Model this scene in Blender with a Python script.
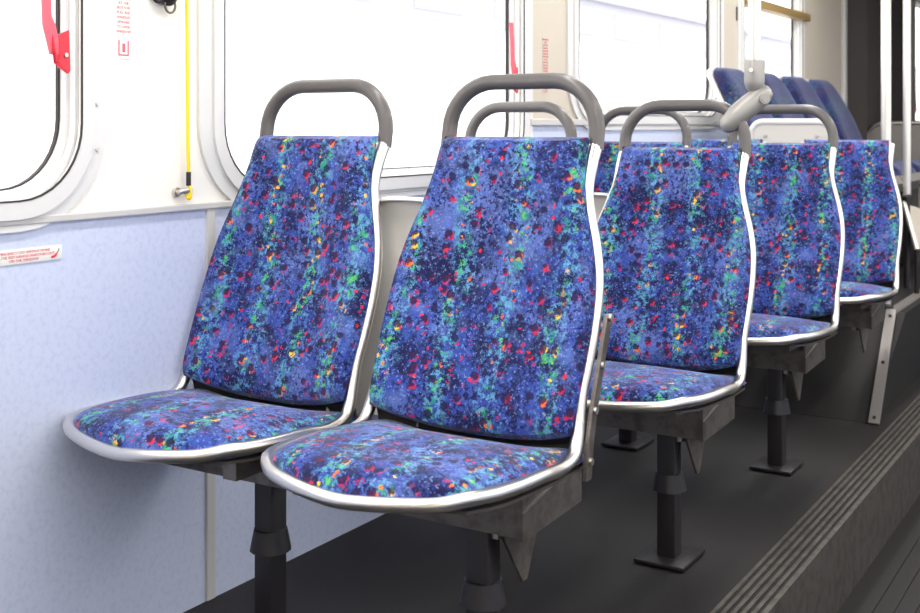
import bpy, bmesh, math, random
from mathutils import Vector, Matrix
random.seed(7)
S = bpy.context.scene
for o in list(bpy.data.objects): bpy.data.objects.remove(o)
C = S.collection
PI = math.pi
H = 1.20                                   # camera height above the aisle floor

# ---------------------------------------------------------------- camera
cam_d = bpy.data.cameras.new('camera'); cam = bpy.data.objects.new('camera', cam_d); C.objects.link(cam)
YAW = 0.55408
cam.location = (0, 0, H); cam.rotation_euler = (PI/2, 0, YAW)
cam_d.sensor_width = 36; cam_d.lens = 1161.5/920*36; cam_d.shift_y = -181.5/920
cam_d.clip_start = .05; cam_d.clip_end = 200
cam_d.dof.use_dof = True; cam_d.dof.focus_distance = 2.35; cam_d.dof.aperture_fstop = 7.1
S.camera = cam
# ---------------------------------------------------------------- world, exposure
w = bpy.data.worlds.new('world'); S.world = w; w.use_nodes = True
bg = w.node_tree.nodes['Background']; bg.inputs[0].default_value = (1.0, .99, .97, 1); bg.inputs[1].default_value = 2.5
S.view_settings.view_transform = 'Standard'; S.view_settings.look = 'None'
S.view_settings.gamma = 1; S.view_settings.use_curve_mapping = False
S.view_settings.exposure = 0.42
LAMP = 18                                   # watts per added fill strip

# ---------------------------------------------------------------- helpers
def L(r, g=None, b=None):
    if g is None: g = b = r
    def f(v):
        v /= 255
        return v/12.92 if v <= .04045 else ((v+.055)/1.055)**2.4
    return (f(r), f(g), f(b), 1)

def obj(name, bm, m, parent=None, smooth=True):
    me = bpy.data.meshes.new(name)
    bmesh.ops.recalc_face_normals(bm, faces=bm.faces)
    if smooth:
        for f in bm.faces: f.smooth = True
    bm.to_mesh(me); bm.free()
    if m: me.materials.append(m)
    o = bpy.data.objects.new(name, me); C.objects.link(o)
    if smooth and hasattr(me, 'set_sharp_from_angle'): me.set_sharp_from_angle(angle=math.radians(38))
    if parent: o.parent = parent
    return o
def tag(o, label=None, cat=None, group=None, kind=None):
    if label: o['label'] = label
    if cat: o['category'] = cat
    if group: o['group'] = group
    if kind: o['kind'] = kind
    return o
def thing(name, loc, label, cat, group=None):
    o = bpy.data.objects.new(name, None); C.objects.link(o); o.location = loc; o.empty_display_size = .1
    return tag(o, label, cat, group)
def struct(name, bm, m, parent=None, smooth=False):
    o = obj(name, bm, m, parent, smooth)
    if not parent: o['kind'] = 'structure'
    return o
def B(): return bmesh.new()
def box(bm, x0, x1, y0, y1, z0, z1, bev=0, M=None):
    r = bmesh.ops.create_cube(bm, size=1)
    vs = r['verts']
    for v in vs:
        v.co = Vector(((x0+x1)/2+v.co.x*(x1-x0), (y0+y1)/2+v.co.y*(y1-y0), (z0+z1)/2+v.co.z*(z1-z0)))
    if M: 
        for v in vs: v.co = M @ v.co
    if bev:
        es = list({e for v in vs for e in v.link_edges})
        bmesh.ops.bevel(bm, geom=es, offset=bev, segments=2, affect='EDGES', profile=.5)
    return bm
def tube(bm, pts, r, seg=14, closed=False, caps=True):
    """swept tube through pts; r a number or a list"""
    P = [Vector(p) for p in pts]; n = len(P)
    R = r if isinstance(r, (list, tuple)) else [r]*n
    T = []
    for i in range(n):
        if closed: t = P[(i+1) % n]-P[i-1]
        else: t = P[min(i+1, n-1)]-P[max(i-1, 0)]
        T.append(t.normalized())
    a = Vector((0, 0, 1)) if abs(T[0].z) < .9 else Vector((1, 0, 0))
    N = (a-T[0]*a.dot(T[0])).normalized(); rings = []
    for i in range(n):
        N = (N-T[i]*N.dot(T[i])).normalized(); Bn = T[i].cross(N)
        rings.append([bm.verts.new(P[i]+(N*math.cos(2*PI*k/seg)+Bn*math.sin(2*PI*k/seg))*R[i]) for k in range(seg)])
    for i in range(n if closed else n-1):
        A, Q = rings[i], rings[(i+1) % n]
        for k in range(seg): bm.faces.new((A[k], A[(k+1) % seg], Q[(k+1) % seg], Q[k]))
    if caps and not closed:
        bm.faces.new(rings[0][::-1]); bm.faces.new(rings[-1])
    return bm
def cyl(bm, a, b, r, seg=16): return tube(bm, [a, b], r, seg)
def smooth_pts(pts, k=6, closed=False):
    P = [Vector(p) for p in pts]; n = len(P); out = []
    rng = range(n) if closed else range(n-1)
    for i in rng:
        if closed: p0, p1, p2, p3 = P[i-1], P[i], P[(i+1) % n], P[(i+2) % n]
        else: p0, p1, p2, p3 = P[max(i-1, 0)], P[i], P[i+1], P[min(i+2, n-1)]
        for j in range(k):
            t = j/k
            out.append(.5*((2*p1)+(-p0+p2)*t+(2*p0-5*p1+4*p2-p3)*t*t+(-p0+3*p1-3*p2+p3)*t**3))
    if not closed: out.append(P[-1])
    return out
def interp(tab, v):
    for (a, x), (b, y) in zip(tab, tab[1:]):
        if v <= b:
            t = (v-a)/(b-a) if b > a else 0
            return x+(y-x)*t
    return tab[-1][1]
def spline(tab):
    """smooth interpolation of a table (monotone cubic-ish by sampling Catmull-Rom)"""
    pts = smooth_pts([(a, b, 0) for a, b in tab], 8)
    t2 = [(p.x, p.y) for p in pts]
    return lambda v: interp(t2, v)
def prism(bm, pts, d):
    """closed outline pts (3D) extruded along vector d"""
    d = Vector(d)
    a = [bm.verts.new(Vector(p)) for p in pts]; b = [bm.verts.new(Vector(p)+d) for p in pts]
    bm.faces.new(a[::-1]); bm.faces.new(b); n = len(a)
    for i in range(n): bm.faces.new((a[i], a[(i+1) % n], b[(i+1) % n], b[i]))
    return bm

# ---------------------------------------------------------------- materials
class NT:
    def __init__(s, name):
        s.m = bpy.data.materials.new(name); s.m.use_nodes = True; s.t = s.m.node_tree
        s.b = s.t.nodes['Principled BSDF']; s.o = s.t.nodes['Material Output']
    def n(s, ty, **k):
        q = s.t.nodes.new(ty)
        for a, v in k.items(): setattr(q, a, v)
        return q
    def l(s, a, b): s.t.links.new(a, b)
    def inp(s, sock, v):
        if v is None: return
        if hasattr(v, 'is_output') or isinstance(v, bpy.types.NodeSocket): s.l(v, sock)
        else: sock.default_value = v
    def math(s, op, a, b=None, c=None, clamp=False):
        q = s.n('ShaderNodeMath', operation=op, use_clamp=clamp)
        for i, v in enumerate((a, b, c)): s.inp(q.inputs[i], v)
        return q.outputs[0]
    def vmath(s, op, a, b=None, sc=None):
        q = s.n('ShaderNodeVectorMath', operation=op); s.inp(q.inputs[0], a); s.inp(q.inputs[1], b)
        if sc is not None: s.inp(q.inputs['Scale'], sc)
        return q.outputs[0]
    def noise(s, vec, scale, detail=2, rough=.5, col=False):
        q = s.n('ShaderNodeTexNoise'); s.inp(q.inputs['Vector'], vec)
        q.inputs['Scale'].default_value = scale; q.inputs['Detail'].default_value = detail; q.inputs['Roughness'].default_value = rough
        return q.outputs['Color'] if col else q.outputs['Fac']
    def step(s, v, lo, hi):
        q = s.n('ShaderNodeMapRange', interpolation_type='SMOOTHSTEP'); s.inp(q.inputs[0], v)
        q.inputs[1].default_value = lo; q.inputs[2].default_value = hi
        return q.outputs[0]
    def mix(s, f, a, b):
        q = s.n('ShaderNodeMix', data_type='RGBA'); s.inp(q.inputs[0], f); s.inp(q.inputs[6], a); s.inp(q.inputs[7], b)
        return q.outputs[2]
def mat(name, col, rough=.5, metal=0, bump=None, var=None, emit=None, coat=0):
    t = NT(name); b = t.b
    b.inputs['Base Color'].default_value = col; b.inputs['Roughness'].default_value = rough; b.inputs['Metallic'].default_value = metal
    if coat: b.inputs['Coat Weight'].default_value = coat
    tc = t.n('ShaderNodeTexCoord').outputs['Object']
    if var:
        scale, c2, lo, hi = var
        t.l(t.mix(t.step(t.noise(tc, scale, 4, .6), lo, hi), col, c2), b.inputs['Base Color'])
    if bump:
        q = t.n('ShaderNodeBump'); q.inputs['Strength'].default_value = bump[1]; q.inputs['Distance'].default_value = .002
        t.l(t.noise(tc, bump[0], 3), q.inputs['Height']); t.l(q.outputs[0], b.inputs['Normal'])
    if emit:
        b.inputs['Emission Color'].default_value = col; b.inputs['Emission Strength'].default_value = emit
    return t.m

def fabric(name, dark=1.0):
    t = NT(name); b = t.b
    tc = t.n('ShaderNodeTexCoord').outputs['Object']
    oi = t.n('ShaderNodeObjectInfo').outputs['Random']
    off = t.n('ShaderNodeCombineXYZ'); t.l(t.math('MULTIPLY', oi, 7.3), off.inputs[0]); t.l(t.math('MULTIPLY', oi, 3.1), off.inputs[1]); t.l(t.math('MULTIPLY', oi, 11.7), off.inputs[2])
    P = t.vmath('ADD', tc, off.outputs[0])
    # ragged domain
    wn = t.vmath('SUBTRACT', t.noise(P, 120, 3, .7, col=True), (.5, .5, .5))
    Pw = t.vmath('ADD', P, t.vmath('SCALE', wn, sc=.019))
    wn2 = t.vmath('SUBTRACT', t.noise(P, 320, 1, .5, col=True), (.5, .5, .5))
    Pf = t.vmath('ADD', P, t.vmath('SCALE', wn2, sc=.010))
    sx = t.n('ShaderNodeSeparateXYZ'); t.l(tc, sx.inputs[0])
    # vertical bands every 105 mm, wandering a little
    wob = t.math('MULTIPLY', t.math('SUBTRACT', t.noise(P, 7, 2), .5), .07)
    ph = t.math('MULTIPLY', oi, .9)
    xb = t.math('ADD', t.math('ADD', sx.outputs[0], wob), t.math('MULTIPLY', ph, .105))
    cs = t.math('COSINE', t.math('MULTIPLY', xb, 2*PI/.108))
    band = t.step(cs, .30, .95)
    broad = t.step(cs, -.5, .9)
    # ground
    n1 = t.noise(P, 22, 5, .7)
    navy = L(22, 24, 76); blue = L(50, 70, 152); lil = L(102, 122, 194); cyan = L(98, 166, 204)
    c = t.mix(t.step(n1, .42, .56), navy, blue)
    c = t.mix(t.math('MULTIPLY', t.step(t.noise(P, 10, 4, .65), .46, .64), .62), c, lil)
    c = t.mix(t.math('MULTIPLY', t.step(t.noise(Pf, 75, 3, .7), .50, .60), t.math('MULTIPLY_ADD', broad, .72, .08)), c, cyan)
    # light flecks and dark flecks
    c = t.mix(t.math('MULTIPLY', t.step(t.noise(P, 210, 2, .6), .58, .66), .50), c, L(146, 172, 226))
    dk = t.math('MULTIPLY', t.step(t.noise(P, 130, 3, .75), .50, .57), t.step(t.noise(P, 16, 2), .30, .56))
    c = t.mix(t.math('MULTIPLY', dk, .95), c, L(16, 18, 66))
    # green in the bands
    gm = t.math('MULTIPLY', t.step(t.noise(Pf, 60, 4, .7), .525, .60), t.math('MULTIPLY', band, t.step(t.noise(P, 13, 2), .38, .50)))
    c = t.mix(t.math('MULTIPLY', gm, .9), c, t.mix(t.step(t.noise(P, 90, 1), .4, .6), L(30, 150, 118), L(92, 196, 98)))
    # spots: a coloured crescent with a dark heart
    def vor(vec, scale):
        q = t.n('ShaderNodeTexVoronoi'); t.inp(q.inputs['Vector'], vec); q.inputs['Scale'].default_value = scale; q.inputs['Randomness'].default_value = .85
        return q
    def spots(scale, size, thr, sh, ragged, heart=True):
        nonlocal c
        v = vor(t.vmath('ADD', ragged, sh), scale)
        sep = t.n('ShaderNodeSeparateColor'); t.l(v.outputs['Color'], sep.inputs[0])
        on = t.math('GREATER_THAN', sep.outputs[0], thr)
        m = t.math('MULTIPLY', t.math('SUBTRACT', 1, t.step(v.outputs['Distance'], size*.75, size)), on)
        m = t.math('MULTIPLY', m, t.math('MULTIPLY', t.step(t.noise(P, 130, 2), .40, .50), t.step(t.noise(P, 18, 1), .30, .50)))
        warm = t.mix(t.step(sep.outputs[1], .35, .6), L(240, 112, 40), L(246, 190, 60))
        red = t.mix(t.step(sep.outputs[1], .45, .7), L(178, 34, 78), L(222, 44, 54))
        hot = t.math('GREATER_THAN', t.math('ADD', band, t.math('MULTIPLY', sep.outputs[2], .5)), .78)
        c = t.mix(m, c, t.mix(hot, red, warm))
        if heart:
            v2 = vor(ragged, scale); s2 = t.n('ShaderNodeSeparateColor'); t.l(v2.outputs['Color'], s2.inputs[0])
            m2 = t.math('MULTIPLY', t.math('SUBTRACT', 1, t.step(v2.outputs['Distance'], size*.74, size*1.0)), t.math('GREATER_THAN', s2.outputs[0], thr*.6))
            c = t.mix(t.math('MULTIPLY', m2, .9), c, L(26, 22, 66))
    spots(40, .38, .50, (-.0030, .001, .0042), Pw)
    spots(74, .34, .79, (.001, 0, .0015), Pf, heart=False)
    if dark < 1:
        c = t.mix(1-dark, c, L(20, 24, 62))
    t.l(c, b.inputs['Base Color'])
    b.inputs['Roughness'].default_value = .9
    b.inputs['Specular IOR Level'].default_value = .25
    b.inputs['Sheen Weight'].default_value = .28; b.inputs['Sheen Roughness'].default_value = .45
    b.inputs['Sheen Tint'].default_value = (.75, .8, 1, 1)
    bp = t.n('ShaderNodeBump'); bp.inputs['Strength'].default_value = .35; bp.inputs['Distance'].default_value = .0015
    t.l(t.noise(P, 420, 2), bp.inputs['Height']); t.l(bp.outputs[0], b.inputs['Normal'])
    return t.m

M = dict(
    fabric=fabric('speckled_fabric'), fabric2=fabric('dark_speckled_fabric', .2),
    chrome=mat('polished_steel', L(222, 218, 212), .3, 1.0, bump=(30, .05)),
    steel=mat('brushed_steel', L(205, 200, 192), .33, 1.0, bump=(60, .08)),
    dsteel=mat('dull_steel', L(122, 116, 110), .42, .7, var=(25, L(98, 92, 88), .4, .65)),
    pan=mat('dark_shell', L(98, 92, 86), .4, .6),
    grip=mat('grey_grip_coating', L(94, 90, 89), .36, 0, bump=(300, .1), coat=.15),
    cast=mat('cast_aluminium', L(160, 157, 153), .42, .45, bump=(200, .08)),
    alu=mat('pole_aluminium', L(222, 219, 214), .30, .6),
    cream=mat('cream_wall_panel', L(246, 242, 234), .45, 0, bump=(8, .03)),
    beige=mat('beige_wall_panel', L(200, 190, 176), .5, 0, bump=(8, .03)),
    white=mat('white_frame_paint', L(220, 219, 218), .35),
    trim=mat('grey_white_trim', L(202, 200, 198), .35),
    blue=mat('mottled_blue_panel', L(204, 212, 236), .6, 0, var=(85, L(194, 203, 229), .44, .68)),
    gasket=mat('black_rubber', L(44, 38, 40), .6),
    red=mat('red_paint', L(214, 22, 52), .35, 0, coat=.3),
    redl=mat('faded_red_paint', L(226, 96, 112), .5),
    redt=mat('red_print', L(214, 96, 108), .6),
    grt=mat('grey_print', L(150, 146, 146), .6),
    sticker=mat('white_sticker', L(240, 238, 232), .4),
    yellow=mat('yellow_cord_plastic', L(248, 216, 24), .45),
    black=mat('black_plastic', L(34, 30, 32), .45),
    floor=mat('dark_rubber_floor', L(20, 17, 17), .65, 0, bump=(90, .15), var=(70, L(25, 22, 22), .5, .7)),
    satin=mat('satin_steel', L(240, 237, 231), .3, .12), edge=mat('worn_edging', L(150, 145, 142), .45, .5),
    ceil=mat('ceiling_panel', L(238, 238, 236), .6),
    bellows=mat('black_bellows_cloth', L(58, 54, 52), .75),
    grey=mat('mid_grey_panel', L(132, 127, 122), .5),
    lgrey=mat('light_grey_panel', L(206, 202, 198), .45),
    gold=mat('bronze_rail', L(176, 146, 92), .35, .4),
    ext=mat('pale_building_panel', L(240, 239, 246), .9), ext2=mat('lavender_cladding', L(176, 176, 190), .8), ext3=mat('pale_building_window', L(188, 188, 199), .8),
    ground=mat('pale_concrete', L(205, 203, 200), .9, var=(.4, L(190, 188, 185), .4, .6)),
    lens=mat('fill_light_diffuser', (1, .98, .95, 1), .5, emit=4),  # glowing face of the added fill strips
)
g = NT('window_glass'); tr = g.n('ShaderNodeBsdfTransparent'); tr.inputs[0].default_value = (.96, .97, .97, 1)
gl = g.n('ShaderNodeBsdfGlossy'); gl.inputs['Roughness'].default_value = .02
mx = g.n('ShaderNodeMixShader'); mx.inputs[0].default_value = .05
g.l(tr.outputs[0], mx.inputs[1]); g.l(gl.outputs[0], mx.inputs[2]); g.l(mx.outputs[0], g.o.inputs[0]); M['glass'] = g.m

# ---------------------------------------------------------------- shell of the bus
XW, XR = -1.74, .78                         # inner faces of the walls
Y0, Y1 = -1.6, 12.2
ZC = 2.32
SILL_F, SILL_R = H-.138, H+.032
WT = .040                                    # wall thickness = depth of the window reveal
WINS = [(.147-1.707, .147-.39, SILL_F, H+.80), (.147, 1.464, SILL_F, H+.80), (1.833, 3.172, SILL_F, H+.80),
        (3.550, 4.985, SILL_R, H+.96), (5.310, 6.310, SILL_R, H+.96), (9.13, 10.4, SILL_R-.10, H+.96)]
RC = .14
def rrect(y0, y1, z0, z1, r, n=9):
    out = []
    for cy, cz, a0 in ((y1-r, z0+r, -PI/2), (y1-r, z1-r, 0), (y0+r, z1-r, PI/2), (y0+r, z0+r, PI)):
        for k in range(n+1):
            a = a0+PI/2*k/n; out.append((cy+r*math.cos(a), cz+r*math.sin(a)))
    return out
def ring(bm, x0, x1, outer, inner):
    """solid ring between two loops (lists of (y,z)) from x0 to x1"""
    n = len(outer)
    V = [[bm.verts.new((x, p[0], p[1])) for p in lp] for x, lp in ((x0, outer), (x1, outer), (x1, inner), (x0, inner))]
    for a in range(4):
        A, Q = V[a], V[(a+1) % 4]
        for i in range(n): bm.faces.new((A[i], A[(i+1) % n], Q[(i+1) % n], Q[i]))
def wall_segments(x0, x1, wins, ya, yb, name, mlow, mhi, belt):
    """wall made of panels round the openings (square cuts, the rounded frames cover the corners)"""
    edges = []
    prev = ya
    lo, hi = B(), B()
    for (y0, y1, z0, z1) in wins:
        box(hi, x0, x1, prev, y0, belt, ZC)
        box(hi, x0, x1, y0, y1, z1, ZC)
        if z0 > belt: box(hi, x0, x1, y0, y1, belt, z0)
        prev = y1
    box(hi, x0, x1, prev, yb, belt, ZC)
    box(lo, x0, x1, ya, yb, 0, belt)
    p = struct(name, hi, mhi)
    q = obj('lower_panel', lo, mlow, p, False)
    return p
wall_segments(XW-WT, XW, WINS[:3], Y0, 3.25, 'wall_left', M['blue'], M['cream'], H-.174)
wall_segments(XW-WT, XW, WINS[3:5], 3.25, 7.24, 'wall_left.001', M['blue'], M['beige'], H-.004)
wall_segments(XW-WT, XW, WINS[5:], 8.55, Y1, 'wall_left.002', M['grey'], M['beige'], H-.004)
# trims
struct('trim_1', box(B(), XW, XW+.010, Y0, 3.25, H-.177, H-.162, .003), M['trim'])
struct('trim_2', box(B(), XW, XW+.012, 3.22, 7.18, H-.002, H+.020, .003), M['trim'])
struct('trim_3', box(B(), XW, XW+.006, 1.795, 1.818, .2, H-.177), M['trim'])
struct('trim_5', box(B(), XW, XW+.03, 7.18, 7.24, .2, ZC, .008), M['trim'])
# window frames
def window(i, y0, y1, z0, z1, bar=None, gw=.005):
    gx = XW-WT
    b = B(); wO = rrect(y0-.064, y1+.062, z0-.050, z1+.06, RC+.055)
    wI = rrect(y0, y1, z0, z1, RC)
    wM = rrect(y0-.026, y1+.026, z0-.028, z1+.026, RC+.024)
    ring(b, XW-.001, XW+.008, wO, wI); ring(b, XW+.008, XW+.015, wM, rrect(y0+.003, y1-.003, z0+.003, z1-.003, RC-.003))
    f = struct('window_%d' % i, b, M['white'], smooth=True)
    b = B(); lip = rrect(y0+.003, y1-.003, z0+.003, z1-.003, RC-.003); lip2 = rrect(y0+.006, y1-.006, z0+.006, z1-.006, RC-.005)
    ring(b, XW+.0125, XW+.016, lip, lip2); obj('gasket', b, M['gasket'], f)
    b = B(); inn = rrect(y0+.013, y1-.013, z0+.021, z1-.014, RC-.012)
    out = rrect(y0-.012, y1+.012, z0-.012, z1+.012, RC+.01)
    ring(b, gx, XW-.003, out, lip2)          # reveal (square wall cut is closed by this ring)
    # step of the inner sash
    ring(b, gx, gx+.020, lip2, inn)
    obj('sash', b, M['white'], f)
    b = B(); ring(b, gx-.004, gx+.004, inn, rrect(y0+.013+gw, y1-.012-gw, z0+.024, z1-.018, RC-.015)); obj('gasket', b, M['gasket'], f)
    b = B(); vs = [b.verts.new((gx-.001, p[0], p[1])) for p in inn]; b.faces.new(vs); obj('pane', b, M['glass'], f, False)
    # corner fillers so that the square wall opening never shows behind the rounded frame
    b = B(); ring(b, gx-.008, gx, rrect(y0-.02, y1+.02, z0-.02, z1+.02, .004), inn); obj('outer_frame', b, M['black'], f, False)
    for zz in (z0+.092, z0+.178, z0+.52):
        yy = y1+.036; obj('screw', cyl(B(), (XW+.007, yy, zz), (XW+.0115, yy, zz), .0040, 10), M['lgrey'], f)
    if bar:
        b = B(); box(b, gx+.002, XW+.03, y0+.01, y1+.10, bar-.020, bar+.020, .004); obj('sliding_rail', b, M['gold'], f)
    return f
for i, wn in enumerate(WINS):
    window(i+1, *wn, bar=(H+.585) if i == 4 else None, gw=.005 if i < 3 else .016)
# right wall with windows, mirrored positions, seen only by reflection and from other places
hi, lo = B(), B(); rw = [(-1.3, -.1), (.3, 1.5), (1.9, 3.1), (3.5, 4.7), (5.1, 6.3), (9.0, 10.4)]
prev = Y0
for a, b_ in rw:
    box(hi, XR, XR+WT, prev, a, 1.02, ZC); box(hi, XR, XR+WT, a, b_, 1.98, ZC); prev = b_
box(hi, XR, XR+WT, prev, Y1, 1.02, ZC); box(lo, XR, XR+WT, Y0, Y1, 0, 1.02)
wr = struct('wall_right', hi, M['cream']); obj('lower_panel', lo, M['blue'], wr, False)
for k, (a, b_) in enumerate(rw):
    q = B()
    for (p0, p1, z0, z1) in ((a, a+.04, 1.02, 1.98), (b_-.04, b_, 1.02, 1.98), (a+.04, b_-.04, 1.02, 1.06), (a+.04, b_-.04, 1.94, 1.98)): box(q, XR-.01, XR+WT, p0, p1, z0, z1)
    f = struct('window_%d' % (k+7), q, M['white'])
    q = B(); box(q, XR+.03, XR+.034, a+.04, b_-.04, 1.06, 1.94); obj('pane', q, M['glass'], f, False)
struct('wall_back', box(B(), XW-WT, XR+WT, Y1, Y1+.06, 0, ZC), M['grey'])
struct('wall_front', box(B(), XW-WT, XR+WT, Y0-.06, Y0, 0, ZC), M['beige'])
struct('floor', box(B(), XW-WT, XR+WT, Y0-.06, Y1+.06, -.06, 0), M['floor'])
struct('ceiling', box(B(), XW-WT, XR+WT, Y0-.06, Y1+.06, ZC, ZC+.06), M['ceil'])
# raised seat platform with a ribbed nosing
XP = -.715
b = B(); box(b, XW, XP-.012, Y0, 4.9, 0, .198)
pl = struct('floor.001', b, M['floor'])
b = B()
for k in range(5): box(b, XP-.10+k*.018, XP-.091+k*.018, Y0, 4.9, .198, .203)
box(b, XP-.012, XP, Y0, 4.9, 0, .201)
obj('nosing', b, M['dsteel'], pl, False)
b = B()
for k in range(22): box(b, XP+.06+k*.045, XP+.075+k*.045, Y0, 8.8, 0, .004)
tag(obj('floor_ribs', b, M['floor'], None, False), kind='structure')
# rear deck: slanting front, flat top, aluminium edging
ZD = H-.709
XT, XBt = -.906, -.848
b = B()
prism(b, [(XW, 4.04, .2), (XW, 4.61, ZD), (XW, 7.2, ZD), (XW, 7.2, .0), (XW, 4.04, 0)], (-XW+XT+.03, 0, 0))
dk = struct('floor.002', b, M['floor'])
def strip(bm, a, b_, wv, tv):
    a, b_, wv, tv = map(Vector, (a, b_, wv, tv))
    prism(bm, [a, b_, b_+wv, a+wv], tv)
b = B()
strip(b, (XBt-.036, 4.03, .20), (XT-.036, 4.60, ZD+.008), (.036, 0, 0), (0, -.006, .005))
strip(b, (XT-.036, 4.60, ZD+.001), (XT-.036, 7.2, ZD+.001), (.036, 0, 0), (0, 0, .006))
strip(b, (XT-.001, 4.60, ZD-.03), (XT-.001, 7.2, ZD-.03), (.004, 0, 0), (0, 0, .034))
obj('edging', b, M['edge'], dk, False)
for t_ in (.04, .5, .93):
    b = B()
    p = Vector((XBt-.018, 4.03, .20)).lerp(Vector((XT-.018, 4.60, ZD+.008)), t_); cyl(b, p+Vector((0, -.004, .003)), p+Vector((0, -.010, .008)), .006, 10)
    obj('screw', b, M['black'], dk)
# side skirt of the deck (dark)
b = B(); prism(b, [(XBt-.04, 4.04, 0), (XBt-.04, 4.04, .2), (XT-.012, 4.61, ZD), (XT-.012, 7.2, ZD), (XT-.012, 7.2, 0)], (.01, 0, 0))
obj('skirt', b, M['black'], dk, False)
# fill lights added out of view on the ceiling, for soft light from above
for k, (x, lab) in enumerate(((-1.15, 'added, unseen fill light strip above the seats, on the window side'), (.25, 'added, unseen fill light strip on the far side of the aisle'))):
    for j, (ya, yb) in enumerate(((-1.2, 2.4), (2.7, 6.4))):
        t = thing('added_fill_light', (x, (ya+yb)/2, ZC), lab+(', front section' if j == 0 else ', rear section'), 'light', 'added fill light strips')
        h = (yb-ya)/2
        obj('housing', box(B(), -.10, .10, -h, h, -.03, 0, .006), M['ceil'], t)
        obj('diffuser', box(B(), -.08, .08, -h+.03, h-.03, -.045, -.028, .005), M['lens'], t)
        ld = bpy.data.lights.new('strip', 'AREA'); ld.shape = 'RECTANGLE'; ld.size = .16; ld.size_y = 2*h-.1; ld.energy = LAMP; ld.color = (1, .975, .94)
        lo_ = bpy.data.objects.new('fill_lamp', ld); C.objects.link(lo_); lo_.location = (0, 0, -.05); lo_.parent = t
# bellows of the articulated joint
b = B(); n = 9
for k in range(n):
    ya = 7.24+k*(8.55-7.24)/n; d = (8.55-7.24)/n
    pts = [(XW-.05, ya, 0), (XW+.13, ya+d*.5, 0), (XW-.05, ya+d, 0), (XW-.07, ya+d, 0), (XW-.07, ya, 0)]
    prism(b, pts, (0, 0, ZC))
struct('wall_left.003', b, M['bellows'], smooth=False)
struct('trim_6', box(B(), XW, XW+.10, 8.55, 9.02, 0, ZC, .02), M['grey'])

# ---------------------------------------------------------------- outside
b = B(); box(b, -60, 40, -40, 60, -1.0, -.7); tag(obj('ground', b, M['ground'], None, False), kind='structure')
t = thing('building', (-17, 16, -.7), 'pale lavender building seen faintly outside through the upper windows', 'building')
b = B(); box(b, -9, 0, -30, 80, 0, 4.72); obj('lower_wall', b, M['ext'], t, False)
b = B(); box(b, -9.1, .12, -30.1, 80.1, 4.72, 6.1); obj('upper_wall', b, M['ext2'], t, False)
b = B(); box(b, -9.3, .3, -30.3, 80.3, 6.1, 6.25); obj('roof', b, M['ext2'], t, False)
for k in range(18):
    b = B(); box(b, .12, .16, -12+k*4.2, -9.6+k*4.2, 4.95, 5.8); obj('window', b, M['ext3'], t, False)

# ---------------------------------------------------------------- bus seat
hwT = spline([(0, .202), (.06, .205), (.2, .208), (.35, .209), (.5, .203), (.62, .189), (.74, .169), (.85, .156), (.93, .153), (1, .152)])
recl = spline([(0, -.146), (.12, -.134), (.3, -.096), (.5, -.054), (.65, -.034), (.8, -.020), (1, 0)])
ZB, ZT = -.535, 0.0
def back_pt(u, v, dy=0.0, hw=0.0, zb=None):
    zb = (ZB+.014+.034*abs(u)**2.4) if zb is None else zb
    z = zb+(ZT-zb)*v
    vv = (z-ZB)/(ZT-ZB)
    x = u*(hwT(v)+hw)
    cup = -.040*abs(u)**2.2*(1-max(0, (v-.45)/.55)**1.5)
    return Vector((x, recl(max(0, vv))+cup+dy, z))
def pad(nu, nv, fn, nrm, thick, pu=10, pv=22):
    """padded panel: base surface fn(u,v) pushed out along nrm with rounded edges"""
    bm = B()
    us = [math.sin(PI/2*(-1+2*i/nu))*.35+(-1+2*i/nu)*.65 for i in range(nu+1)]
    vs = [.5+.5*(math.sin(PI/2*(-1+2*j/nv))*.35+(-1+2*j/nv)*.65) for j in range(nv+1)]
    def h(u, v):
        a = max(0, 1-abs(u)**pu)**.5; q = abs(2*v-1); c_ = max(0, 1-q**pv)**.5
        return thick*a*c_
    F = [[bm.verts.new(fn(u, v)+nrm(u, v)*h(u, v)) for v in vs] for u in us]
    K = [[None]*(nv+1) for _ in us]
    for i in range(nu+1):
        for j in range(nv+1):
            K[i][j] = F[i][j] if i in (0, nu) or j in (0, nv) else bm.verts.new(fn(us[i], vs[j])-nrm(us[i], vs[j])*.006)
    for i in range(nu):
        for j in range(nv):
            bm.faces.new((F[i][j], F[i+1][j], F[i+1][j+1], F[i][j+1]))
            q = (K[i][j], K[i][j+1], K[i+1][j+1], K[i+1][j])
            if len({id(x) for x in q}) == 4 and not all(a is b_ for a, b_ in zip(q, (F[i][j], F[i][j+1], F[i+1][j+1], F[i+1][j]))): bm.faces.new(q)
    return bm
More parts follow.
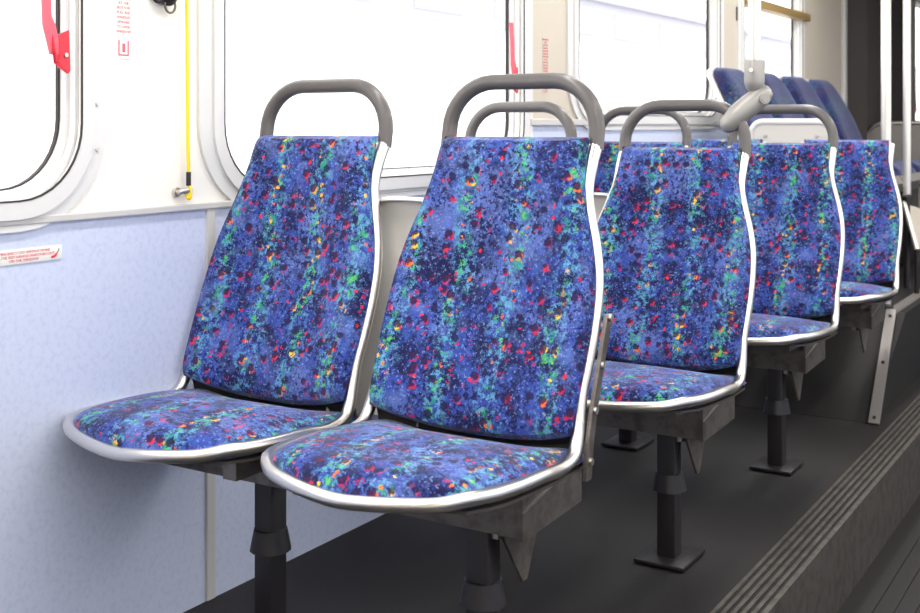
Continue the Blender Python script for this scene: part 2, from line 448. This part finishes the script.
# cushion surface: v=0 rear, 1 front
czc = spline([(0, -.546), (.15, -.526), (.35, -.498), (.55, -.487), (.75, -.487), (.88, -.490), (1, -.502)])
def cush_pt(u, v):
    hw = .208+.008*math.sin(PI*min(1, v*1.2))
    if v > .7: hw -= .035*((v-.7)/.3)**2.5
    yf = -.50-.045*(1-u*u)
    y = -.130+(yf+.130)*v-.010*(1-abs(u)**2)*(1-v)*-1
    wgt = abs(u)**2.6; z = czc(v)*(1-wgt)+(-.512+.013*v)*wgt
    return Vector((u*hw, y, z))
def seat_parts(t, grip=True, fab='fabric'):
    # backrest pad
    f = lambda u, v: back_pt(u, v, -.012, .002)
    o = obj('backrest', pad(28, 34, f, lambda u, v: Vector((0, -1, .16)).normalized(), .034), M[fab], t)
    o = obj('cushion', pad(28, 26, lambda u, v: cush_pt(u, v)+Vector((0, 0, -.024)), lambda u, v: Vector((0, -.12, 1)).normalized(), .030, 10, 14), M[fab], t)
    # steel shell: follows the back, turns under the cushion
    bm = B(); prof = []
    for j in range(15): v = 1-.035-j/14*.93; prof.append(('b', v))
    rows = []
    for k, v in prof:
        rows.append([back_pt(u, v, .010, .002) for u in [-1+2*i/16 for i in range(17)]])
    for j in range(1, 6):                    # curve from back to seat
        a = j/6
        row = []
        for i in range(17):
            u = -1+2*i/16; p0 = back_pt(u, .035, .010, .002); p1 = cush_pt(u, .06)+Vector((0, 0, -.032))
            mid = Vector((p0.x, p0.y+.006, p1.z-.004))
            row.append(p0*(1-a)**2+mid*2*a*(1-a)+p1*a*a)
        rows.append(row)
    for j in range(10):
        v = .06+.90*j/9; rows.append([cush_pt(u, v)+Vector((0, 0, -.032)) for u in [-1+2*i/16 for i in range(17)]])
    A = [[bm.verts.new(p) for p in r] for r in rows]
    nR = len(rows); Kk = []
    for j, r in enumerate(rows):
        i0, i1 = max(0, j-1), min(nR-1, j+1); d = (rows[i1][8]-rows[i0][8]).normalized(); nn = Vector((0, -d.z, d.y))
        if nn.y < 0 and j < 12: nn = -nn
        if j >= 12 and nn.z > 0: nn = -nn
        Kk.append([bm.verts.new(p+nn*.005) for p in r])
    for j in range(nR-1):
        for i in range(16):
            bm.faces.new((A[j][i], A[j][i+1], A[j+1][i+1], A[j+1][i])); bm.faces.new((Kk[j][i], Kk[j+1][i], Kk[j+1][i+1], Kk[j][i+1]))
        for i in (0, 16): bm.faces.new((A[j][i], A[j+1][i], Kk[j+1][i], Kk[j][i]))
    for j in (0, nR-1):
        for i in range(16): bm.faces.new((A[j][i], A[j][i+1], Kk[j][i+1], Kk[j][i]))
    sh = obj('shell', bm, M['pan'], t)
    # polished edge tube
    side = []
    for s in (-1, 1):
        pts = []
        for v in (.965, .9, .8, .7, .6, .5, .4, .3, .2, .12):
            p = back_pt(s, v, .002, -.001)
            if v > .95: p = Vector((s*.157, .003, p.z))
            elif v > .85: p.x = s*.158; p.y += .002
            pts.append(p)
        e = back_pt(s, 0, 0, 0)
        pts.append(Vector((s*.210, e.y+.000, -.490))); pts.append(Vector((s*.212, e.y-.022, -.518))); pts.append(Vector((s*.213, e.y-.070, -.526)))
        for v in (.5, .7, .85, .95):
            p = cush_pt(s, v)+Vector((s*.003, -.004, -.012)); pts.append(p)
        side.append(pts)
    front = [cush_pt(u, 1)+Vector((0, -.006, -.026+.008*abs(u))) for u in (.9, .6, .3, 0, -.3, -.6, -.9)]
    path = smooth_pts(side[1]+front+side[0][::-1], 5)
    n = len(path); obj('frame', tube(B(), path, [.0112+.0026*max(0, 1-min(i, n-1-i)/9) for i in range(n)], 12), M['chrome'], t)
    if grip:
        pts = []
        W, R0, top = .157, .092, .104
        pts.append((W, .004, -.022)); pts.append((W, .010, top-R0))
        for k in range(1, 9):
            a = PI/2*k/8; pts.append((W-R0+R0*math.cos(a), .010+.012*k/8, top-R0+R0*math.sin(a)))
        full = [Vector(p) for p in pts]; full += [Vector((-p.x, p.y, p.z)) for p in full[::-1]]
        obj('grab_handle', tube(B(), full, .0150, 18), M['grip'], t)
proto = None
ROWX = -1.0502; SP = .4664; ROWY = [1.9032, 2.7464, 3.5896, 4.4328]; ROWZ = [H-.022, H-.055, H-.055, H-.055]
labs = {
 (0, 0): 'blue speckled bus seat nearest the window in the front row, grey grab handle on top',
 (0, 1): 'largest blue speckled bus seat, front row on the aisle side',
 (1, 0): 'second-row bus seat showing only its grey grab handle behind the largest seat',
 (1, 1): 'second-row blue speckled aisle seat, beneath the jointed clamp of the handrail pole',
 (2, 0): 'third-row blue speckled seat by the window, only its top and thin grab handle showing',
 (2, 1): 'third-row blue speckled aisle seat with a grab handle, behind the pole clamp',
 (3, 0): 'fourth-row window seat, only a sliver of blue speckled top showing above the nearer seats',
 (3, 1): 'rearmost forward-facing blue speckled aisle seat, without grab handle, in front of a white pole'}
for (r, c), lab in labs.items():
    t = thing('bus_seat', (ROWX-(SP if c == 0 else 0), ROWY[r], ROWZ[r]), lab, 'seat', 'speckled bus seats in rows of two')
    if r == 3:
        if c == 0: seat_parts(t, False); p3 = t
        else:
            for ch in p3.children: q = ch.copy(); C.objects.link(q); q.parent = t
    elif proto is None: seat_parts(t); proto = t
    else:
        for ch in proto.children: q = ch.copy(); C.objects.link(q); q.parent = t

# seat mounts: beam, end channels, gussets, leg, linking panel
def mount(r, lab):
    z0 = ROWZ[r]
    t = thing('seat_mount', (ROWX, ROWY[r], .2), lab, 'seat base', 'steel mounts under the seat pairs')
    zf = z0-.2
    x0 = XW-ROWX+.002; xe = .135
    # beams (front and rear C channels)
    y, zt, zb = -.24, zf-.590, zf-.655
    b = B(); prism(b, [(x0, y, zb), (x0, y, zt), (x0, y+.05, zt), (x0, y+.05, zt-.006), (x0, y+.006, zt-.006), (x0, y+.006, zb+.006), (x0, y+.05, zb+.006), (x0, y+.05, zb)], (xe-x0, 0, 0))
    obj('crossbeam', b, M['dsteel'], t, False)
    # side rails that carry each seat pan
    for xc in (-SP+.12, -SP-.12, -.12):
        b = B(); prism(b, [(xc, -.42, zf-.586), (xc, -.42, zf-.532), (xc, -.06, zf-.560), (xc, -.06, zf-.586)], (.03, 0, 0)); obj('seat_rail', b, M['dsteel'], t, False)
    # end bracket on the aisle side: folded side plate with lip
    pr = [(y, zb-.004), (y, zt+.026), (-.02, zt+.026), (-.02, zb+.004)]
    b = B(); prism(b, [(xe, p, q) for p, q in pr], (.006, 0, 0)); obj('end_plate', b, M['dsteel'], t, False)
    b = B(); prism(b, [(xe-.05, -.42, zt+.026), (xe-.05, -.42, zt+.050), (xe-.05, -.02, zt+.045), (xe-.05, -.02, zt+.026)], (.062, 0, 0)); obj('top_plate', b, M['dsteel'], t, False)
    b = B(); prism(b, [(xe+.0055, y, zt-.022), (xe+.0055, -.02, zt+.018), (xe+.0055, -.02, zt+.021), (xe+.0055, y, zt-.019)], (.003, 0, 0)); obj('folded_rib', b, M['steel'], t, False)
    b = B(); prism(b, [(xe-.04, -.235, zb-.001), (xe-.04, -.10, zb-.001), (xe-.04, -.15, zb-.10), (xe-.04, -.165, zb-.10)], (.006, 0, 0)); obj('gusset', b, M['dsteel'], t, False)
    if r < 3:
        for xc in (.05, -.42):
            b = B(); box(b, xc-.022, xc+.022, -.235, -.19, .002, zb, .004); obj('leg', b, M['black'], t)
            b = B(); box(b, xc-.06, xc+.06, -.28, -.14, .001, .010, .002); obj('foot_plate', b, M['black'], t)
            b = B(); tube(b, [(xc, -.2125, zb-.13), (xc, -.2125, zb-.09)], [.040, .032], 14); obj('boot', b, M['black'], t)
    for (x, yy) in ((.08, -.215), (-.35, -.215)):
        obj('bolt', cyl(B(), (x, yy, zt-.001), (x, yy, zt+.012), .012, 6), M['steel'], t)
        obj('bolt', cyl(B(), (x, yy, zb-.014), (x, yy, zb+.001), .011, 6), M['steel'], t)
    return t
mlabs = ['steel beam and legs under the front pair of seats', 'steel beam and bracket under the second-row seats, low behind the largest seat',
         'dark steel bracket and beam under the third-row aisle seat', 'dark steel bracket under the rearmost forward-facing aisle seat']
for r in range(4):
    t = mount(r, mlabs[r]); kids = {}
    for ch in t.children: kids.setdefault(ch.name.split('.')[0], []).append(ch)
    for bo in kids.get('bolt', []): bo.parent = kids['crossbeam'][0]
    for nm in ('foot_plate', 'boot'):
        for a_, c_ in zip(kids.get(nm, []), kids.get('leg', [])): a_.parent = c_
    kids['folded_rib'][0].parent = kids['end_plate'][0]
    # pressed steel panel joining the two shells
    z0 = ROWZ[r]-.2; xm = -SP/2
    b = B(); n, m_ = 12, 14; zz = [-.128-.40*j/m_ for j in range(m_+1)]
    G = []
    for j, z in enumerate(zz):
        v = (z-ZB)/(ZT-ZB); row = []
        for i in range(n+1):
            u = -1+2*i/n
            dep = .016*(1-abs(u)**3)*min(1, max(0, (-.142-z)/.02))
            lip = -.012 if j == 0 else 0
            row.append(b.verts.new((xm+u*.105, recl(v)-.002+dep*2.2+lip*-1*.2, z0+z)))
        G.append(row)
    G2 = [[b.verts.new(v_.co+Vector((0, .006, 0))) for v_ in row] for row in G]
    for j in range(m_):
        for i in range(n):
            b.faces.new((G[j][i], G[j][i+1], G[j+1][i+1], G[j+1][i])); b.faces.new((G2[j][i], G2[j+1][i], G2[j+1][i+1], G2[j][i+1]))
        for i in (0, n): b.faces.new((G[j][i], G[j+1][i], G2[j+1][i], G2[j][i]))
    for j in (0, m_):
        for i in range(n): b.faces.new((G[j][i], G[j][i+1], G2[j][i+1], G2[j][i]))
    lp = obj('link_panel', b, M['satin'], t)
    yv = recl((-.128-ZB)/(ZT-ZB))
    b = B(); tube(b, smooth_pts([(xm-.075, yv-.004, z0-.150), (xm-.055, yv-.004, z0-.128), (xm, yv-.004, z0-.124), (xm+.055, yv-.004, z0-.128), (xm+.075, yv-.004, z0-.150)], 5), .006, 10)
    obj('rolled_edge', b, M['chrome'], lp)
    # slotted hinge strip at the aisle side
    if r == 0:
        b = B(); pts = [Vector((.222, recl((z-ZB)/(ZT-ZB))-.026, z0+z)) for z in (-.30, -.35, -.40, -.45, -.50, -.56)]
        for a_, c_ in zip(pts, pts[1:]): prism(b, [a_+Vector((0, -.008, 0)), a_+Vector((0, .012, 0)), c_+Vector((0, .012, 0)), c_+Vector((0, -.008, 0))], (.007, 0, 0))
        obj('side_strip', b, M['dsteel'], t, False)
        for z in (-.305, -.38, -.45, -.53):
            b = B(); y = recl((z-ZB)/(ZT-ZB))-.026; cyl(b, (.2285, y, z0+z), (.234, y, z0+z), .006, 10); obj('bolt', b, M['steel'], t)

# ---------------------------------------------------------------- handrail pole with swivel clamp
def at(px, py, D):
    tt = (px-460)/1161.5; c, s = math.cos(YAW), math.sin(YAW)
    return Vector((D*(tt*c-s), D*(tt*s+c), H-(py-125)*D/1161.5))
D1 = 2.83
pb = at(754.5, 74, D1)
t = thing('handrail_pole', (pb.x, pb.y, pb.z), 'white vertical handrail pole joined by a cast swivel clamp to the second-row grab handle', 'pole')
R_ = lambda p: p-pb
b = B(); cyl(b, (0, 0, -.02), (0, 0, ZC-pb.z), .0160, 24); obj('pole', b, M['alu'], t)
b = B(); tube(b, [(0, 0, .034), (0, 0, .030), (0, 0, -.018), (0, 0, -.026), (0, 0, -.036), (0, 0, -.044)], [.0225, .0245, .0245, .0235, .019, .011], 26); obj('socket', b, M['cast'], t)
b = B(); q = R_(at(750.5, 70, D1-.024)); cyl(b, q, q+Vector((.003, -.005, 0)), .0052, 12); obj('screw', b, M['steel'], t)
p1, p2, p3_, p4 = [R_(at(*a)) for a in ((762, 95, D1), (751, 104, D1), (736, 116, D1), (727, 126, D1))]
dirv = (p4-p1).normalized()
pts = [p1-dirv*.024, p1-dirv*.020, p1-dirv*.008, p1+dirv*.008, p2, (p2+p3_)/2, p3_, p4-dirv*.002, p4+dirv*.010, p4+dirv*.015]
b = B(); tube(b, pts, [.008, .017, .0235, .0260, .0275, .0275, .0260, .0225, .015, .006], 24)
obj('swivel_clamp', b, M['cast'], t)
b = B(); q = R_(at(761.5, 99, D1)); fw = Vector((math.sin(YAW), -math.cos(YAW), 0)); cyl(b, q+fw*.022, q+fw*.0335, .0125, 18); tube(b, [q+fw*.033, q+fw*.0355], [.0085, .008], 14); obj('pivot_bolt', b, M['cast'], t)

# two stanchions further back
def pole(px, D, ztop, zbot, r, lab):
    p = at(px, 125, D); t = thing('stanchion', (p.x, p.y, zbot), lab, 'pole')
    obj('pole', cyl(B(), (0, 0, .004), (0, 0, ztop-zbot), r, 20), M['alu'], t)
    obj('foot_ring', tube(B(), [(0, 0, 0), (0, 0, .012), (0, 0, .02)], [r+.008, r+.008, r+.001], 20), M['black'], t)
    if zbot > ZD+.1: obj('lower_post', cyl(B(), (0, 0, ZD+.007-zbot), (0, 0, 0), r*.8, 16), M['black'], t)
    return t
pole(886, 4.45, ZC, ZD+.006, .0190, 'white vertical stanchion rising behind the rearmost forward-facing aisle seat')
pole(907, 5.0, ZC, H-.318, .0165, 'white vertical stanchion standing at the right edge, foot on the side bench')

# ---------------------------------------------------------------- side-facing seats on the deck
def side_seat():
    # local: +x towards the aisle, y along the bus, origin on deck
    h = .45
    def bp(u, v):   # u across (y), v up
        hw = (.215 if v < .55 else .215-.055*((v-.55)/.45)**1.4)
        return Vector((.27-.22*v+.02*math.sin(PI*v)+.020*abs(u)**3, u*hw, .44+.505*v-.035*abs(u)**5*v))
    return bp
bp = side_seat()
sideproto = None
for k, lab in enumerate(('dark blue side-facing seat with pale shell edge, nearest and leftmost of the rear bench', 'second side-facing dark blue seat of the rear bench, just right of the pole socket',
                         'third side-facing dark blue seat of the rear bench, between the second and the last', 'last side-facing dark blue seat of the rear bench, rightmost, next to the black bellows')):
    t = thing('side_facing_seat', (-1.705, 4.80+k*.485, ZD+.007), lab, 'seat', 'side-facing seats on the rear deck')
    if sideproto is None:
        sideproto = t
        obj('backrest', pad(16, 22, bp, lambda u, v: Vector((1, 0, .35)).normalized(), .05, 8, 12), M['fabric2'], t)
        def cp(u, v): return Vector((.24+.39*v, u*(.212-.02*v), .455+.02*abs(u)**3+.02*v-.035*max(0, v-.85)/.15))
        obj('cushion', pad(16, 16, cp, lambda u, v: Vector((.1, 0, 1)).normalized(), .045, 8, 10), M['fabric2'], t)
        b = B(); rr = [[bp(-1+.2*i, j/14)+Vector((-.012, 0, 0)) for i in range(11)] for j in range(15)]
        rr = [[p+Vector((0, (p.y)*.06, 0)) for p in r] for r in rr]
        A = [[b.verts.new(p) for p in r] for r in rr]; K = [[b.verts.new(p+Vector((-.016, 0, -.004))) for p in r] for r in rr]
        for j in range(14):
            for i in range(10):
                b.faces.new((A[j][i], A[j][i+1], A[j+1][i+1], A[j+1][i])); b.faces.new((K[j][i], K[j+1][i], K[j+1][i+1], K[j][i+1]))
            for i in (0, 10): b.faces.new((A[j][i], A[j+1][i], K[j+1][i], K[j][i]))
        for j in (0, 14):
            for i in range(10): b.faces.new((A[j][i], A[j][i+1], K[j][i+1], K[j][i]))
        obj('shell', b, M['white'], t)
        b = B(); prism(b, [(.20, -.225, .40), (.20, -.225, .452), (.63, -.225, .47), (.65, -.225, .44), (.60, -.225, .39)], (0, .45, 0)); obj('seat_pan', b, M['grey'], t, False)
        b = B(); box(b, .22, .55, -.17, .17, 0, .40, .01); obj('pedestal', b, M['black'], t)
    else:
        for ch in sideproto.children: q = ch.copy(); C.objects.link(q); q.parent = t
# end panel of the side bench
t = thing('bench_end_panel', (-1.0, 5.25, ZD+.006), 'beige triangular bench panel edged by a slanting white bar, low at the right edge', 'panel')
pa, pb_, pc, pd = at(906, 204, 5.02), at(918, 250, 4.86), at(934, 246, 5.2), at(932, 212, 5.3)
base = Vector(t.location)
b = B(); prism(b, [pa-base, pb_-base, pc-base, pd-base], (-.012, .02, 0)); obj('plate', b, M['beige'], t, False)
b = B(); cyl(b, at(904, 202, 5.0)-base, at(917, 250, 4.84)-base, .010, 12); obj('edge_bar', b, M['alu'], t)
b = B(); cyl(b, at(917, 250, 4.84)-base, Vector((at(917, 250, 4.84).x, at(917, 250, 4.84).y, ZD+.006))-base, .010, 12); obj('leg', b, M['black'], t)

# partition panel with tube rim, in front of the side seats
def partition(name, pa, pb_, z1, z0, m, rim, rr, lab, cat, slant=0.0, rc=.055, foot=0):
    ax = (pb_-pa); ax.z = 0; wd = ax.length; ax.normalize(); n_ = Vector((-ax.y, ax.x, 0))
    t = thing(name, (pa.x, pa.y, z0), lab, cat)
    hgt = z1-z0
    def lp(x, z): return ax*x+Vector((0, 0, z))
    out = [lp(-slant, 0), lp(0, hgt-rc)]
    for k in range(1, 7):
        a = PI-PI/2*k/6; out.append(lp(rc+rc*math.cos(a), hgt-rc+rc*math.sin(a)))
    for k in range(0, 7):
        a = PI/2-PI/2*k/6; out.append(lp(wd-rc+rc*math.cos(a), hgt-rc+rc*math.sin(a)))
    out.append(lp(wd+slant, 0))
    b = B(); prism(b, [p-n_*.005 for p in out], n_*.010); obj('panel', b, m, t, False)
    b = B(); tube(b, out, rr, 12); obj('rim', b, rim, t)
    return t, lp, n_, wd, hgt
pA, pB = at(751, 125, 4.61), at(833, 125, 4.44)
t, lp, n_, wd, hg = partition('partition_panel', pA, pB, H+.012, ZD+.007, M['lgrey'], M['white'], .013, 'light grey panel with a white rounded rim and two screws, below the side-facing seats', 'panel', slant=.09, rc=.05)
for x in (.06, wd-.06):
    b = B(); q = lp(x, hg-.055); cyl(b, q-n_*.004, q-n_*.010, .007, 12); obj('screw', b, M['steel'], t)
# grey partition right of the bellows
pA = at(866, 125, 7.15); pB = Vector((pA.x+1.05, pA.y, 0)) 
t, lp, n_, wd, hg = partition('partition_panel', pA, pB, H+.012, ZD+.007, M['grey'], M['steel'], .014, 'mid grey partition with a rounded steel tube rim, behind the two white stanchions', 'panel', rc=.11)

# ---------------------------------------------------------------- things on the left wall
def text(body, size, m, name, parent, M4, extr=.0004, align='LEFT'):
    cu = bpy.data.curves.new(name, 'FONT'); cu.body = body; cu.size = size; cu.extrude = extr; cu.align_x = align; cu.resolution_u = 2
    cu.space_line = 1.05
    o = bpy.data.objects.new(name+'_tmp', cu); C.objects.link(o)
    me = bpy.data.meshes.new_from_object(o); bpy.data.objects.remove(o)
    me.transform(M4); me.materials.clear(); me.materials.append(m)
    q = bpy.data.objects.new(name, me); C.objects.link(q); q.parent = parent
    return q
# text plane on the left wall: local x -> +Y world, local y -> +Z, normal -> +X
WM = Matrix(((0, 0, 1, 0), (1, 0, 0, 0), (0, 1, 0, 0), (0, 0, 0, 1)))
# emergency sign on the blue panel
ys, ye, zs0, zs1 = 1.262, 1.424, H-.245, H-.219
t = thing('emergency_sign', (XW, ys, zs0), 'small white strip sign with red lettering on the blue panel under the left window', 'sign')
obj('plate', box(B(), .0005, .0025, 0, ye-ys, 0, zs1-zs0, .0006), M['sticker'], t)
for i, ln in enumerate(('EMERGENCY EXIT INSTRUCTIONS', 'PULL THE RED HANDLE AND PUSH OUT', 'ON THE WINDOW')):
    text(ln, .0072, M['redt'], 'lettering', t, Matrix.Translation((.0027, .080, .0175-i*.0068)) @ WM, align='CENTER')
b = B(); tube(b, smooth_pts([(.003, .138, .006), (.003, .146, .0075), (.003, .151, .013)], 4), [.0010]+[.0022]*6+[.0008]*2, 8); obj('arrow_mark', b, M['red'], t)
b = B(); tube(b, smooth_pts([(.003, .1505, .0125), (.003, .1535, .016), (.003, .155, .020)], 3), .0013, 8); obj('grey_mark', b, M['grt'], t)
b = B(); cyl(b, (.0025, .040-.013, .011), (.0045, .040-.013, .011), .0026, 10); obj('rivet', b, M['dsteel'], t)
# vertical stickers with red print
def sticker(y, z0, z1, wd, lab, ln, bk='sticker'):
    t = thing('instruction_sticker', (XW, y, z0), lab, 'sticker', 'red-lettered stickers on the pillars')
    obj('backing', box(B(), .0004, .0012, -wd/2, wd/2, 0, z1-z0), M[bk], t, False)
    for i, s_ in enumerate(ln):
        text(s_, .0078, M['redt'], 'lettering', t, Matrix.Translation((.0014, 0, z1-z0-.012-i*.0092)) @ WM, .0004, 'CENTER')
    b = B()
    for (a, c_, p, q) in ((-.013, -.010, .006, .036), (-.010, .010, .006, .009), (.010, .013, .006, .036), (-.003, .004, .013, .030)): box(b, .0012, .0017, a, c_, p, q)
    obj('pictogram', b, M['redt'], t, False)
sticker(1.571, H+.128, H+.31, .040, 'white sticker with red lettering running up the cream pillar between the two near windows', ('EMERGENCY', 'EXIT', 'LIFT THE', 'HANDLE', 'AND PUSH', 'WINDOW', 'OUTWARD', 'AT THE', 'BOTTOM', 'PULL RED', 'HANDLES', 'UPWARD', 'TO OPEN', 'WINDOW'))
sticker(3.335, H+.10, H+.285, .040, 'small label with red lettering on the beige pillar behind the largest seat', ('EMERGENCY', 'EXIT', 'LIFT THE', 'HANDLE', 'AND PUSH', 'WINDOW', 'OUTWARD', 'AT THE', 'BOTTOM', 'PULL RED', 'HANDLES', 'UPWARD', 'TO OPEN', 'WINDOW'), 'beige')
# yellow stop cord
t = thing('stop_cord', (XW+.018, 1.724, H-.128), 'yellow stop-request cord hanging down the cream pillar between the two near windows', 'cord')
b = B(); tube(b, [(0, .004, .018), (0, .002, .10), (0, 0, .30), (0, -.003, .62)], .0036, 10); obj('cord', b, M['yellow'], t)
b = B(); tube(b, [(0, .004, .004), (0, .004, .032)], .0052, 12); obj('ferrule', b, M['black'], t)
b = B(); tube(b, smooth_pts([(0, .003, .006), (.004, .006, -.006), (.003, .004, -.022), (-.003, .002, -.018), (-.004, .001, -.004)], 4), .0036, 8); obj('loop', b, M['yellow'], t)
b = B(); cyl(b, (-.018, -.016, -.009), (-.010, -.016, -.009), .010, 14); tube(b, [(-.012, -.016, -.010), (-.004, -.016, -.008), (0, -.002, -.006), (.001, .010, -.006)], .0056, 10); obj('bracket', b, M['steel'], t)
# the hook and loop at the top of the pillar
t = thing('wire_hook', (XW, 1.675, H+.226), 'black knob with a small wire ring high on the cream pillar, left of yellow cord', 'hook')
b = B(); tube(b, [(0, 0, .035), (.012, 0, .035), (.022, 0, .032), (.030, 0, .030)], [.018, .022, .020, .008], 18); obj('knob', b, M['black'], t)
b = B(); pts = [(.018, .002+.014*math.cos(a), .014+.015*math.sin(a)) for a in [2*PI*k/18 for k in range(18)]]; tube(b, pts, .0024, 8, closed=True); obj('ring', b, M['dsteel'], t)
b = B(); tube(b, smooth_pts([(.012, -.012, .035), (.014, -.026, .020), (.010, -.034, .030), (.004, -.036, .06)], 4), .005, 8); obj('lead', b, M['black'], t)
# red emergency release handles
def red_handle(y, z, lab, s=1.0):
    t = thing('emergency_release', (XW+.004, y, z), lab, 'handle', 'red window release handles')
    # bracket plate on the frame
    b = B(); prism(b, [(.002, .006, -.010), (.002, .006, .048), (.002, .030, .058), (.002, .033, -.016), (.002, .028, -.022)], (.004, 0, 0))
    prism(b, [(.004, .004, .045), (.004, .006, 0), (.022, -.018, -.002), (.026, -.022, .015), (.020, -.026, .060), (.014, -.016, .062)], (.003, .003, 0))
    prism(b, [(.004, .006, -.001), (.022, -.018, -.001), (.004, .030, -.018)], (0, 0, -.004))
    obj('bracket', b, M['red'], t, False)
    b = B(); pts = [(.018, -.016, .010), (.019, -.020, .035), (.020, -.028, .062), (.020, -.033, .080), (.019, -.034, .13), (.014, -.032, .19), (.006, -.026, .185)]
    prof = [Vector(p) for p in pts]
    wv = [.008, .012, .013, .009, .009, .009, .007]
    A = []
    for p, ww in zip(prof, wv): A.append([b.verts.new(p+Vector(d)) for d in ((0, -ww, 0), (0, ww, 0), (.005, ww, 0), (.005, -ww, 0))])
    for q0, q1 in zip(A, A[1:]):
        for k in range(4): b.faces.new((q0[k], q0[(k+1) % 4], q1[(k+1) % 4], q1[k]))
    b.faces.new(A[0][::-1]); b.faces.new(A[-1]); obj('lever', b, M['redl'], t, False)
    b = B(); cyl(b, (.005, .022, .012), (.009, .022, .012), .0042, 10); obj('rivet', b, M['steel'], t)
red_handle(1.404, H+.116, 'red emergency release handle on the frame of the leftmost window')
red_handle(3.105, H+.120, 'red emergency release handle beyond the grab handle of the largest seat')
red_handle(9.45, H+.10, 'small blurred red release handle on the far window at the right edge')
# small black slot on the rear pillar
t = tag(obj('pillar_slot', box(B(), XW, XW+.006, 5.235, 5.265, H+.483, H+.547, .002), M['black']), 'small black slotted plate high on the beige pillar left of the handrail pole', 'plate')
